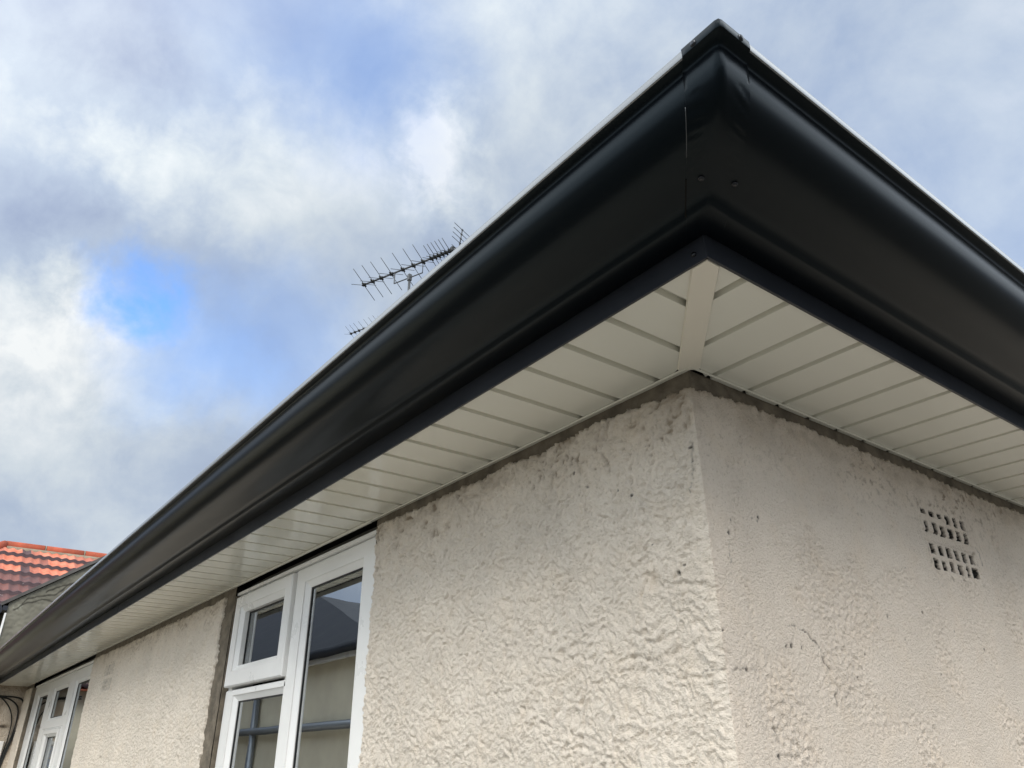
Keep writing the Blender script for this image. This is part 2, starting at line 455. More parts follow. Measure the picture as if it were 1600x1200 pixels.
SPOTS = [(0.22, -0.664, .004), (0.243, -0.662, .005), (0.281, -0.664, .0035), (0.128, -0.895, .005), (0.19, -0.90, .003), (0.06, -0.724, .0045),
         (-0.438, -0.158, .0045), (-0.22, -0.283, .0045), (-0.087, -0.506, .0045), (-0.071, -0.491, .0025), (-0.387, -0.213, .0025),
         (-0.267, -0.256, .003), (-0.015, -0.213, .004), (0.06, -0.42, .0045), (0.185, -0.362, .004), (0.178, -0.372, .003), (0.16, -0.368, .0025),
         (0.72, -0.55, .004), (0.93, -0.52, .004), (0.56, -0.66, .003), (1.1, -0.56, .003), (1.28, -0.60, .0035), (0.50, -0.72, .0025)]
rng = np.random.RandomState(7)
for k in range(26):
    SPOTS.append((rng.uniform(-1.55, 1.7), rng.uniform(-0.95, -0.12), rng.uniform(.0012, .0026)))

HOLES = []
HR = np.random.RandomState(3)
for r_, z in enumerate((-0.184, -0.229, -0.303, -0.351)):
    for c_ in range(6):
        wdt = 0.0150 * HR.uniform(.82, 1.1); hgt = 0.0150 * HR.uniform(.85, 1.1)
        if r_ == 0 and c_ < 3: hgt *= 0.45; z_ = z + 0.004
        else: z_ = z
        if r_ == 3 and c_ == 4: wdt *= .6
        if r_ == 3 and c_ == 5: wdt *= 1.5
        if r_ == 1 and c_ == 0: wdt *= .6
        HOLES.append((1.108 + 0.0555 * c_ + HR.uniform(-.002, .002), z_ + HR.uniform(-.002, .002), wdt, hgt))
HOLES_L = []
for z in (-0.185, -0.222, -0.298, -0.345):
    for c_ in range(6): HOLES_L.append((-6.47 + 0.056 * c_, z, 0.013, 0.0165))

def holes_f(u, v, hs, edge=0.004):
    h = np.zeros(u.shape)
    uj = u + 0.0022 * perlin(u * 70, v * 70, 91); vj = v + 0.0022 * perlin(u * 70, v * 70, 92)
    for (cu, cv, wu, wv) in hs:
        d = np.maximum(np.abs(uj - cu) - wu, np.abs(vj - cv) - wv)
        h = np.maximum(h, 1 - sstep(-edge * 0.5, edge * 0.5, d))
    return h

COATT = 0.012
def edge_top(u):
    a = 0.041 + 0.012 * fbm(u * 5, u * 0 + 0.3, 51, 2) + 0.020 * fbm(u * 26, u * 0 + 3.1, 52, 4, .75)
    return -(a + 0.010 * sstep(0.3, 0.0, np.abs(u)))

def surf(u, v):
    """offset h, dirt, stain for wrapped coordinate u (<0 left wall, >0 right wall)"""
    wR = sstep(-0.012, 0.016, u + 0.012 * perlin(v * 9, v * 0 + 2.2, 61))
    h = COATT + hL(u, v) * (1 - wR) + hR(u, v) * wR
    dirt_shade = np.zeros(u.shape)
    for pts, r, a in CRACKS:
        b = 0.5 + 0.8 * (perlin(u * 60, v * 60, 71) + 0.5)
        uj = u + .006 * perlin(u * 50, v * 50, 72); vj = v + .006 * perlin(u * 50, v * 50, 73)
        d = seg_d(uj, vj, pts)
        r = r * .75; k = .8 * a * (1 - sstep(r * 0.5, r * 1.7, d)) * np.clip(b, 0, 1)
        dirt_shade = np.maximum(dirt_shade, k); h = h - 0.004 * k
    for x, y, r in SPOTS:
        d = np.hypot((u - x) * (1 + .6 * perlin(u * 90, v * 90, 74)), (v - y) * .8)
        k = 1 - sstep(r * 0.5, r * 1.3, d); dirt_shade = np.maximum(dirt_shade, .9 * k); h = h - 0.003 * k
    # brown staining and old torn paint below the eave, with eave shade painted in
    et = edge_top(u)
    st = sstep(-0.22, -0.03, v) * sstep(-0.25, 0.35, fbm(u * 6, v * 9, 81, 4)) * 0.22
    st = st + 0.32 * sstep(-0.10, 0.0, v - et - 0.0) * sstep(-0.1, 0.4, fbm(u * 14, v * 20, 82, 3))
    st = st + 0.13 * sstep(-0.30, 0.0, v) * (0.6 + 0.4 * wR)  # smooth browning towards the eave, its shade put into the colour
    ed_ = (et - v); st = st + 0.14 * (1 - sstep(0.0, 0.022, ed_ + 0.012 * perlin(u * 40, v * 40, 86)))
    fl = sstep(0.06, 0.42, fbm(u * 30, v * 38, 85, 3, .7)) * sstep(-0.30, -0.10, v) * wR * sstep(-0.1, .3, perlin(u * 3 + 1, v * 4, 87))
    st = st + 0.55 * fl
    # rough brown patch near the corner top on the left
    st = st + 0.25 * np.exp(-((u + 0.06) / 0.07) ** 2 - ((v + 0.10) / 0.10) ** 2)
    pit = sstep(0.32, 0.55, fbm(u * 70, v * 62, 83, 2, .7)) * sstep(-0.1, 0.4, fbm(u * 4 + 3, v * 4, 84, 2)) * wR
    st = st + 0.30 * pit
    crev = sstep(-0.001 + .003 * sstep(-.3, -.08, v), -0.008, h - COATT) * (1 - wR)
    st = st + crev * (0.20 + 0.62 * sstep(-0.34, -0.05, v))  # crevice dirt plus painted relief shade, strongest under the eave
    return h, dirt_shade, np.clip(st, 0, 0.75), wR

def build_coat(u, v, side_u, holes, name, parent, keepfn=None, edges=None, label=None, coarse=False):
    U, V = np.meshgrid(u, v, indexing='ij')
    h, dirt_shade, st, wR = surf(U, V)
    ed = (V - edge_top(U))          # >0 : beyond torn edge
    if edges is not None: ed = np.maximum(ed, edges(U, V))
    k = sstep(-0.004 if not coarse else -0.012, 0.003, ed)
    h = h * (1 - k) - 0.014 * k
    if holes:
        # air-brick plate: flatter, with the pale joint strip between two bricks
        cu = np.mean([q[0] for q in holes])
        box = (1 - sstep(0.165, 0.185, np.abs(U - cu))) * (1 - sstep(0.110, 0.125, np.abs(V + 0.268)))
        h = h * (1 - 0.55 * box) + (COATT - 0.004) * 0.55 * box
        stripz = np.abs(V + 0.264)
        h = h - 0.0018 * box * (1 - sstep(0.014, 0.018, stripz)) - 0.0045 * box * (1 - sstep(0.0015, 0.0045, np.abs(stripz - 0.0165)))
        rim = np.exp(-((np.maximum(np.abs(U - cu) / .172, np.abs(V + 0.268) / .117) - 1.0) / .05) ** 2); h = h + 0.006 * rim * fbm(U * 40, V * 40, 95, 2)
        st = np.clip(st + 0.5 * rim * sstep(.05, .4, fbm(U * 34, V * 34, 96, 2)), 0, .8)
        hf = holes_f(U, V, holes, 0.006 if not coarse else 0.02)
        h = h - 0.016 * hf; dirt_shade = np.maximum(dirt_shade, sstep(0.05, 0.30, hf) * (1.0 if not coarse else 0.45))  # hole insides blackened in the colour to stand for their shade
    if side_u == 'wrap':
        r = 0.022
        a = np.clip((U + r) / (2 * r), 0, 1) * math.pi / 2
        nx = np.sin(a); ny = -np.cos(a)
        P = np.stack([np.where(U < 0, U, 0) + nx * h, np.where(U > 0, U, 0) + ny * h, V], -1)
    else:
        P = np.stack([U, -h, V], -1)
    keep = (k[:-1, :-1] + k[1:, 1:]) < 1.999
    if keepfn is not None:
        Uc = (U[:-1, :-1] + U[1:, 1:]) / 2; Vc = (V[:-1, :-1] + V[1:, 1:]) / 2
        keep &= keepfn(Uc, Vc)
    return P, keep, dict(dirt_shade=dirt_shade, stain_shade=st), U, V

# near part, wrapped round the corner
W1R = -1.655
u = np.concatenate([np.arange(-1.70, -0.62, 0.0042), np.arange(-0.62, 1.05, 0.0034), np.arange(1.05, 1.62, 0.0030), np.arange(1.62, 2.2, 0.006)])
v = np.concatenate([np.arange(-1.30, -1.0, 0.012), np.arange(-1.0, -0.5, 0.0036), np.arange(-0.5, 0.0005, 0.0032)])
def e1(U, V):
    return (W1R + 0.003 + 0.006 * perlin(V * 18, V * 0 + 4.4, 55) + 0.010 * fbm(V * 45, V * 0 + .7, 56, 3, .7)) - U
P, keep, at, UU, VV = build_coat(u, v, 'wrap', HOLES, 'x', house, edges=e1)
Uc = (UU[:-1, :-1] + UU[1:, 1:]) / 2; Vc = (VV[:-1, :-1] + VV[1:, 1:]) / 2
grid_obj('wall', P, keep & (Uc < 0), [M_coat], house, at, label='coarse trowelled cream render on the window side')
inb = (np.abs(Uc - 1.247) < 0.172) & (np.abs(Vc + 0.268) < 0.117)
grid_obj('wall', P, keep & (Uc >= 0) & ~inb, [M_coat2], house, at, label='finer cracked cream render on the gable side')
up = inb & (Vc > -0.264); lo = inb & (Vc <= -0.264)
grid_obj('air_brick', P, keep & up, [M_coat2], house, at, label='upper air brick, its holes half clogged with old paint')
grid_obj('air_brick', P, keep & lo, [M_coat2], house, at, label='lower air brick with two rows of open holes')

# between the two windows, and beyond the far window
u2 = np.arange(-7.40, -3.40, 0.009); v2 = np.concatenate([np.arange(-1.30, -1.0, 0.02), np.arange(-1.0, 0.0005, 0.0050)])
def e2(U, V):
    r = U + 3.485 - 0.050 * fbm(V * 3.5, V * 0 + 8.2, 57, 2) - 0.050 * fbm(V * 16, V * 0 + 1.2, 58, 4, .75) + 0.03 * sstep(-.6, -1.0, V)
    l = (-7.085 + 0.012 * fbm(V * 20, V * 0 + 2.9, 59, 2)) - U
    return np.maximum(r, l)
P, keep, at, UU, VV = build_coat(u2, v2, 'L', HOLES_L, 'x', house, edges=e2, coarse=True)
Uc = (UU[:-1, :-1] + UU[1:, 1:]) / 2; Vc = (VV[:-1, :-1] + VV[1:, 1:]) / 2
inb = (np.abs(Uc + 6.33) < 0.172) & (np.abs(Vc + 0.268) < 0.117)
grid_obj('wall', P, keep & ~inb, [M_coat], house, at, label='stippled cream render between the two windows')
grid_obj('air_brick', P, keep & inb & (Vc > -0.264), [M_coat], house, at, label='faint painted-over air brick by the far window, upper')
grid_obj('air_brick', P, keep & inb & (Vc <= -0.264), [M_coat], house, at, label='faint painted-over air brick by the far window, lower')
u3 = np.arange(XE, -10.70, 0.012); v3 = np.arange(-1.30, 0.0005, 0.008)
def e3(U, V): return U + 10.80 - 0.02 * fbm(V * 15, V * 0 + 6.6, 60, 3, .6)
P, keep, at, UU, VV = build_coat(u3, v3, 'L', None, 'x', house, edges=e3, coarse=True)
grid_obj('wall', P, keep, [M_coat], house, at, label='narrow strip of cream render in the far corner')

# lower walls down to the ground (same paint)
WB = -2.15   # window bottoms
lw = MB()
lw.box((-1.655, -0.016, ZG), (0.016, 0.10, -1.29)); lw.box((-7.09, -0.015, ZG), (-3.50, 0.10, -1.29))
lw.box((XE, -0.015, ZG), (-10.80, 0.10, -1.29)); lw.box((-3.50, -0.015, ZG), (-1.655, 0.10, WB - 0.06))
lw.box((-10.80, -0.015, ZG), (-7.09, 0.10, WB - 0.06))
lw.build('lower_wall', M_coat, house)
lw = MB(); lw.box((-0.10, 0.102, ZG), (0.014, YE, -1.29)); lw.box((-0.10, 2.195, -1.29), (0.014, YE, -0.002))
lw.box((XE, YE - .1, ZG), (-0.12, YE, -0.002)); lw.box((XE, 0.12, ZG), (XE + .1, YE - .12, -0.002))
lw.build('lower_wall', M_coat2, house)

# cement behind the torn render
mo = MB()
def mortar_sheet(mo, ax, a, b, z0, z1, seed, y=0.0):
    n = max(2, int((b - a) / 0.012)); m_ = max(2, int((z1 - z0) / 0.012))
    U, V = np.meshgrid(np.linspace(a, b, n), np.linspace(z0, z1, m_), indexing='ij')
    h = 0.003 * fbm(U * 9, V * 9, seed, 4, .6) + 0.0015
    h = h + y
    P = np.stack([U, -h, V], -1) if ax == 'L' else np.stack([h, U, V], -1)
    idx = np.arange(n * m_).reshape(n, m_)
    q = np.stack([idx[:-1, :-1], idx[1:, :-1], idx[1:, 1:], idx[:-1, 1:]], -1).reshape(-1, 4)
    mo.add(P.reshape(-1, 3), q, 0, True)
for args in (('L', -1.668, 0.004, -0.14, -0.001, 101), ('R', -0.004, 2.3, -0.14, -0.001, 102), ('L', -7.10, -3.345, -0.14, -0.001, 103),
             ('L', -3.75, -3.345, -1.30, -0.14, 104, 0.003), ('L', XE, -10.725, -1.3, -0.001, 105)):
    mo = MB(); mortar_sheet(mo, *args); mo.build('cement_band', M_mortar, house)
mo = MB(); mo.box((-3.347, 0.000, -1.3), (-3.3365, 0.10, -0.058)); mo.build('cement_reveal', M_mortar, house)
mo = MB(); mo.box((-10.73, 0.000, -1.3), (-10.7215, 0.10, -0.058)); mo.build('cement_reveal', M_mortar, house)
# masonry core behind the coat (returns at the openings)
co = MB()
co.box((-1.668, 0.012, ZG), (-0.012, 0.22, -0.003)); co.box((-0.22, 0.012, ZG), (-0.012, YE - .12, -0.003))
co.box((-7.10, 0.012, ZG), (-3.345, 0.22, -0.003)); co.box((XE + .11, 0.012, ZG), (-10.725, 0.22, -0.003))
co.box((-3.345, 0.012, ZG), (-1.668, 0.22, WB)); co.box((-10.725, 0.012, ZG), (-7.10, 0.22, WB))
co.build('masonry', M_void, house)  # core coloured near-black to stand for cavity shade in the gaps
rm = MB()
rm.box((XE + .2, 3.2, ZG), (-0.25, 3.3, 0.0)); rm.box((-4.7, 0.23, ZG), (-4.6, 3.2, 0.0)); rm.box((XE + .2, .1, .012), (-0.02, YE - .2, .03))
rm.build('room_wall', M_room, house)

# ---- windows
def frame_prism(b, x0, x1, z0, z1, y0, y1, wid, bead=0.028, mi=0):
    """mitred frame of four members with a sloped inner bead; front at y0"""
    o = [(x0, z0), (x1, z0), (x1, z1), (x0, z1)]
    wl, wr, wb, wt = wid
    i1 = [(x0 + wl - bead, z0 + wb - bead), (x1 - wr + bead, z0 + wb - bead), (x1 - wr + bead, z1 - wt + bead), (x0 + wl - bead, z1 - wt + bead)]
    i2 = [(x0 + wl, z0 + wb), (x1 - wr, z0 + wb), (x1 - wr, z1 - wt), (x0 + wl, z1 - wt)]
    e = 0.006
    oo = [(x0 + e, z0 + e), (x1 - e, z0 + e), (x1 - e, z1 - e), (x0 + e, z1 - e)]
    rings = [[(x, y1, z) for x, z in o], [(x, y0 + e, z) for x, z in o], [(x, y0, z) for x, z in oo], [(x, y0, z) for x, z in i1],
             [(x, y0 + 0.004, z) for x, z in i1], [(x, y0 + 0.022, z) for x, z in i2], [(x, y1, z) for x, z in i2]]
    V = [p for r in rings for p in r]; Fc = []
    for r in range(len(rings) - 1):
        for k in range(4):
            Fc.append((r*4+k, r*4+(k+1)%4, (r+1)*4+(k+1)%4, (r+1)*4+k))
    for k in range(4): Fc.append((24+k, 24+(k+1)%4, (k+1)%4, k))
    b.add(V, Fc, mi)
def pane(win, x0, x1, z0, z1, y):
    g_ = MB(); g_.box((x0 - .01, y, z0 - .01), (x1 + .01, y + 0.004, z1 + .01))
    # gasket and spacer behind the front sheet
    o = g_.build('pane', M_glass, win)
    s_ = MB()
    for (a, c) in (((x0 - .005, y + .006, z0), (x0 + .014, y + .028, z1)), ((x1 - .014, y + .006, z0), (x1 + .005, y + .028, z1)),
                   ((x0 + .015, y + .006, z0), (x1 - .015, y + .028, z0 + .013)), ((x0 + .015, y + .006, z1 - .013), (x1 - .015, y + .028, z1))):
        s_.box(a, c)
    s_.build('glazing_spacer', M_spacer, win)
    k_ = MB(); t_ = 0.007
    for (a, c) in (((x0 - .002, y - .004, z0), (x0 + t_, y - .001, z1)), ((x1 - t_, y - .004, z0), (x1 + .002, y - .001, z1)),
                   ((x0 + t_ + .001, y - .004, z0), (x1 - t_ - .001, y - .001, z0 + t_)), ((x0 + t_ + .001, y - .004, z1 - t_), (x1 - t_ - .001, y - .001, z1))):
        k_.box(a, c)
    k_.build('gasket', M_gasket, win)

def casement(win, x0, x1, z0, z1, y0, wid):
    b = MB(); frame_prism(b, x0, x1, z0, z1, y0, y0 + 0.055, wid)
    b.build('sash', M_frame, win)

# window nearest the corner
def window_part(name, build):
    b = MB(); build(b)
    return b.build(name, M_frame, house)
yF = 0.020; X0, X1, ZT = -3.335, -1.688, -0.058
def w1(b):
    # head rail, jambs, mullion, transom as mitred frames butted together
    frame_prism(b, X0, -2.520 + 0.0, WB, -0.560, yF, yF + 0.12, (0.150, 0.022, 0.16, 0.056))   # lower-left light
    frame_prism(b, -2.519, X1, WB, ZT, yF, yF + 0.12, (0.136, 0.150, 0.16, 0.100))                 # tall light
    # carcass round the top-hung sash
    b.box((X0, yF + .012, -0.559), (X0 + .06, yF + .12, ZT)); b.box((X0 + .061, yF + .012, -0.085), (-2.520, yF + .12, ZT))
    b.box((-2.560, yF + .013, -0.559), (-2.520, yF + .12, -0.086))
win1 = window_part('window', w1)
win1['label'] = 'white framed window nearest the corner, one tall pane beside two stacked panes'
casement(win1, X0 + .018, -2.527, -0.545, -0.070, yF - 0.022, (0.113, 0.100, 0.104, 0.090))
pane(win1, -3.204, -2.627, -0.441, -0.160, yF + 0.028)
pane(win1, -2.383, -1.838, WB + .16, -0.158, yF + 0.030)
pane(win1, -3.185, -2.542, WB + .16, -0.616, yF + 0.030)
b = MB(); b.box((X0 - .01, yF - .012, -0.0555), (X1 + .01, yF + .1, -0.040)); b.box((X0 - .01, yF + .004, -0.0395), (X1 + .01, yF + .1, -0.0375))
b.box((X0 - .01, yF - .004, -0.0375), (X1 + .01, yF + .1, -0.034))
b.build('head_trim', M_frame, win1)
b = MB(); b.box((X0 - .04, -0.10, WB - .05), (X1 + .04, yF + .12, WB - .002)); b.build('sill', M_frame, win1, bevel=.006)

b = MB(); b.box((X0 + .01, -0.0215, -0.0115), (X1 - .01, -0.0125, -0.0075)); b.build('soffit_bead', M_pvc, house)
yF2 = 0.030; A0, A1, AT = -10.72, -7.08, -0.060
def w2(b):
    frame_prism(b, A0, -9.471, WB, AT, yF2, yF2 + .12, (0.33, 0.215, 0.16, 0.125))
    frame_prism(b, -9.470, -8.211, -0.575, AT, yF2, yF2 + .12, (0.22, 0.205, 0.11, 0.125))
    frame_prism(b, -9.470, -8.211, WB, -0.576, yF2, yF2 + .12, (0.20, 0.09, 0.08, 0.02), 0.012)
    frame_prism(b, -8.210, A1, WB, AT, yF2, yF2 + .12, (0.205, 0.13, 0.16, 0.130))
win2 = window_part('window', w2)
win2['label'] = 'far white framed window with four panes beside the cabled wall'
casement(win2, -9.275, -8.300, WB + .07, -0.592, yF2 - .02, (0.19, 0.055, 0.10, 0.066))
pane(win2, -10.385, -9.690, WB + .16, -0.187, yF2 + .028)
pane(win2, -9.245, -8.418, -0.463, -0.187, yF2 + .028)
pane(win2, -9.080, -8.358, WB + .18, -0.660, yF2 + .028)
pane(win2, -8.002, -7.212, WB + .16, -0.192, yF2 + .028)
b = MB(); b.box((A0, yF2 - .010, -0.058), (A1, yF2 + .1, -0.036)); b.build('head_trim', M_frame, win2)
b = MB(); b.box((A0 - .04, -0.10, WB - .05), (A1 + .04, yF2 + .12, WB - .002)); b.build('sill', M_frame, win2, bevel=.006)

# ---- soffit
SW = 0.35
def soffit_profile(a, b, phase, pitch=0.1505):
    """list of (t, z): boards flat at z=0, groove recessed"""
    out = [(a, 0.0)]; k0 = math.floor((a - phase) / pitch)
    r = np.random.RandomState(5)
    k = k0
    while phase + k * pitch < b:
        g0 = phase + k * pitch
        tl = r.uniform(-.0006, .0006)
        for dt, dz in ((-0.0112, tl), (-0.0105, 0.0006 + tl), (-0.0098, 0.0170), (0.0090, 0.0170), (0.0100, 0.0010), (0.0108, 0.0)):
            t_ = g0 + dt
            if a < t_ < b: out.append((t_, dz))
        k += 1
    out.append((b, 0.0)); return out
def soffit_L():
    pr = soffit_profile(XE, SW - .001, 0.060); V = []; Fc = []
    for t_, z in pr:
        V += [(t_, -max(0.0, t_), z), (t_, -SW, z)]
    for i in range(len(pr) - 1):
        if V[2*i][0] > SW - .002: continue
        Fc.append((2*i, 2*i+1, 2*i+3, 2*i+2))
    return V, Fc
V, Fc = soffit_L()
b = MB(); b.add(V, Fc); sfl = b.build('soffit', M_pvc, house, label='grooved white soffit boards above the windows')
pr = soffit_profile(-SW + .001, YE, -0.2235); V = []; Fc = []
for t_, z in pr:
    V += [(max(0.0, -t_), t_, z), (SW, t_, z)]
for i in range(len(pr) - 1): Fc.append((2*i, 2*i+2, 2*i+3, 2*i+1))
b = MB(); b.add(V, Fc); sfr = b.build('soffit', M_pvc, house, label='grooved white soffit boards on the gable side')
# corner cover strip
b = MB(); hw = 0.029; d = 1 / math.sqrt(2)
def cs(o, a, z): return (a * d + o * d, -a * d + o * d, z)
L = SW / d
ring = []
V = [cs(-hw, 0.012, -.0005), cs(hw, 0.012, -.0005), cs(hw, L - hw, -.0005), cs(0, L, -.0005), cs(-hw, L - hw, -.0005)]
V2 = [cs(-hw + .003, 0.012, -.006), cs(hw - .003, 0.012, -.006), cs(hw - .003, L - hw, -.006), cs(0, L - .003, -.006), cs(-hw + .003, L - hw, -.006)]
b.add(V + V2, [(0, 1, 2, 3, 4), (9, 8, 7, 6, 5)] + [(i, 5 + i, 5 + (i + 1) % 5, (i + 1) % 5) for i in range(5)])
b.build('corner_strip', M_strip, house)
# thin white edge trim where soffit meets wall
b = MB(); b.box((XE, -0.0205, -0.0070), (0.022, -0.0175, -0.0015)); b.box((XE, -0.016, -0.0030), (0.020, -0.001, -0.0012))
b.box((0.0190, -0.016, -0.0070), (0.0220, YE, -0.0015)); b.build('edge_trim', M_pvc, house)

# ---- fascia
FT = 0.0505
def fascia_piece(x0, x1, dz=0.0):
    b = MB(); b.add([(x0, -SW - .001, -0.006 + dz), (x1, -SW - .001 if x1 < 0 else -SW - .001, -0.006 + dz), (x1, -SW - .007, -0.006 + dz), (x0, -SW - .007, -0.006 + dz),
                     (x0, -SW - .001, FT + .13), (x1, -SW - .001, FT + .13), (x1, -SW - .004, FT), (x0, -SW - .004, FT)],
                    [(0, 3, 2, 1), (3, 7, 6, 2), (0, 1, 5, 4), (4, 5, 6, 7), (0, 4, 7, 3), (1, 2, 6, 5)])
    return b.build('fascia', M_fascia, house)
fascia_piece(XE, -4.652, -.001); fascia_piece(-4.646, SW + .004)
b = MB(); b.add([(SW + .001, -SW - .007, -0.006), (SW + .001, YE, -0.006), (SW + .0075, YE, -0.006), (SW + .0075, -SW - .0075, -0.006),
                 (SW + .001, -SW - .007, FT + .13), (SW + .001, YE, FT + .13), (SW + .0045, YE, FT), (SW + .0045, -SW - .0045, FT)],
                [(0, 3, 2, 1), (3, 7, 6, 2), (0, 1, 5, 4), (4, 5, 6, 7), (0, 4, 7, 3), (1, 2, 6, 5)]); b.build('fascia', M_fascia, house)

# ---- ogee gutter
CTRL = [(0.3565, 0.0515), (0.385, 0.0490), (0.410, 0.0480), (0.4215, 0.0488), (0.4290, 0.0520), (0.4370, 0.0560), (0.4500, 0.0590),
        (0.4720, 0.0600), (0.5000, 0.0605), (0.5300, 0.0620), (0.5600, 0.0665), (0.5800, 0.0735), (0.5970, 0.0850), (0.6090, 0.1000), (0.6160, 0.1170), (0.6190, 0.1330), (0.6200, 0.1480)]
def catmull(P, n=5):
    P = [np.array(p) for p in P]; P = [2 * P[0] - P[1]] + P + [2 * P[-1] - P[-2]]; out = []
    for i in range(1, len(P) - 2):
        for k in range(n):
            t_ = k / n
            out.append(0.5 * ((2*P[i]) + (-P[i-1]+P[i+1])*t_ + (2*P[i-1]-5*P[i]+4*P[i+1]-P[i+2])*t_**2 + (-P[i-1]+3*P[i]-3*P[i+1]+P[i+2])*t_**3))
    out.append(P[-2]); return [tuple(p) for p in out]
OUT = catmull(CTRL) + [(0.6205, 0.1500), (0.6218, 0.1533), (0.6245, 0.1551), (0.6392, 0.1562), (0.6420, 0.1570), (0.6428, 0.1590), (0.6424, 0.1720), (0.6415, 0.1740), (0.6400, 0.1752), (0.6290, 0.1757)]
INN = [(x - 0.006, z + 0.007) for x, z in catmull(CTRL, 2)][2:] + [(0.6150, 0.1520), (0.6190, 0.1600), (0.6290, 0.1660)]
RING = OUT + INN[::-1]
SOFT = [True] * len(RING)
def wob(t_, k):     # slight waviness of a long thin metal run
    return 0.0011 * perlin(np.array([t_ * 0.9 + k * 7]), np.array([0.37 + k]), 77)[0] + 0.0005 * perlin(np.array([t_ * 3.1]), np.array([4.2 + k]), 78)[0]
def run(name, fr, ts, label=None, grow=0.0, mit=None, amp=1.0):
    """sweep RING along stations; fr(t, d, z) -> xyz"""
    b = MB(); n = len(RING); V = []
    for t_ in ts:
        for (p, z) in RING:
            wv = amp * (wob(t_, 0) * math.sin((p - .35) * 9) * 1.6)
            wz = amp * wob(t_, 1) * min(1, max(0, (0.15 - z) / .05))
            V.append(fr(t_, p + grow * (1 if p > .42 else 0) + wv * (1 if z < .15 else .3), z + wz - grow * (0.5 if z < .16 else -0.5)))
    Fc = []
    for i in range(len(ts) - 1):
        for k in range(n):
            Fc.append((i*n+k, (i+1)*n+k, (i+1)*n+(k+1)%n, i*n+(k+1)%n))
    b.add(V, Fc, 0, True)
    kl = len(OUT)
    for q in range(len(Fc)):
        if kl - 7 <= q % n <= kl - 1: b.mi[q] = 1
    b.f.append(tuple(range(n))); b.mi.append(0); b.smooth.append(False)
    b.f.append(tuple((len(ts)-1)*n + k for k in range(n))[::-1]); b.mi.append(0); b.smooth.append(False)
    o = b.build(name, [M_black, M_lip], gut, label=label)
    o.modifiers.new('es', 'EDGE_SPLIT').split_angle = math.radians(38)
    return o
gut = MB()
gut.tube([(-6, -0.352, 0.10), (-6, -0.39, 0.10)], 0.006, 8)
gut = None
gutter_root = None
def anchor(name, label):
    global gut
    b = MB()       # hidden fixing strip behind the gutter, the gutter's own back leg
    b.box((XE, -SW - .0125, FT + .002), (SW + .01, -SW - .0045, FT + .105)); b.box((SW + .005, -SW - .0045, FT + .002), (SW + .0125, YE, FT + .105))
    gut = b.build(name, M_black, house, label=label)
anchor('gutter', 'black moulded ogee gutter with upturned pale lip')
left_ts = list(np.arange(XE, -0.5, 0.11)) + list(np.arange(-0.5, 0.36, 0.04))
xs_seam = 0.345
def frL(t_, p, z): return (min(t_, p) if t_ > 90 else t_, -p, z)
def seamL(p): return 0.365 + (p - 0.42) * 0.90      # cut line, runs out with the mitre
def frLrun(t_, p, z):
    if t_ > 0.34: return (min(seamL(p) + .02, p - .01), -p, z)
    return (t_, -p, z)
run('gutter_run', frLrun, [x for x in left_ts if x < .3] + [0.345])
def frRrun(t_, p, z):
    if t_ < -0.20: return (p, -seamL(p) - .0, z)
    return (p, t_, z)
def frRrun2(t_, p, z):
    if t_ < -0.30: return (p, -(seamL(p) + .0), z)
    return (p, t_, z)
run('gutter_run', frRrun2, [-0.31] + list(np.arange(-0.27, 1.0, 0.05)) + list(np.arange(1.0, YE, 0.15)))
# corner piece: from the left seam round the mitre to the right seam
def corner_piece():
    b = MB(); n = len(RING); st = []
    G = 0.0014
    def lift(p, z):
        o = sstep(.40, .43, np.array(p)) * 1.0
        return p + G * float(o), z - (G * .7 if z < .152 else (-G if z > .165 else 0))
    for k in range(9):       # left leg
        st.append([((lambda pp, zz: ((seamL(p) if True else 0) + (pp - seamL(p)) * (k / 9.0), -pp, zz))(*lift(p, z))) for (p, z) in RING])
    st.append([(lambda pp, zz: (pp - .002, -pp + .002, zz))(*lift(p, z)) for (p, z) in RING])
    for k in range(1, 10):
        st.append([(lambda pp, zz: (pp, -(pp + ((seamL(p) ) - pp) * (k / 9.0)), zz))(*lift(p, z)) for (p, z) in RING])
    V = []
    for i, s_ in enumerate(st):
        for j, q in enumerate(s_):
            q = np.array(q, float)
            p, z = RING[j]
            # creases pressed into the metal beside the mitre
            a = abs(i - 9)
            if 1 <= a <= 8 and .5 < p < .612 and z < .15:
                q[2] += 0.0016 * math.sin(p * 420 + i) * math.exp(-((a - 6.5) / 2.0) ** 2)
            V.append(q)
    Fc = []
    for i in range(len(st) - 1):
        for k in range(n):
            Fc.append((i*n+k, (i+1)*n+k, (i+1)*n+(k+1)%n, i*n+(k+1)%n))
    b.add(V, Fc, 0, True)
    b.f.append(tuple(range(n))); b.mi.append(0); b.smooth.append(False)
    b.f.append(tuple((len(st)-1)*n + k for k in range(n))[::-1]); b.mi.append(0); b.smooth.append(False)
    o = b.build('gutter_corner', M_black, gut, label='pressed corner section screwed over both runs')
    o.modifiers.new('es', 'EDGE_SPLIT').split_angle = math.radians(50)
corner_piece()
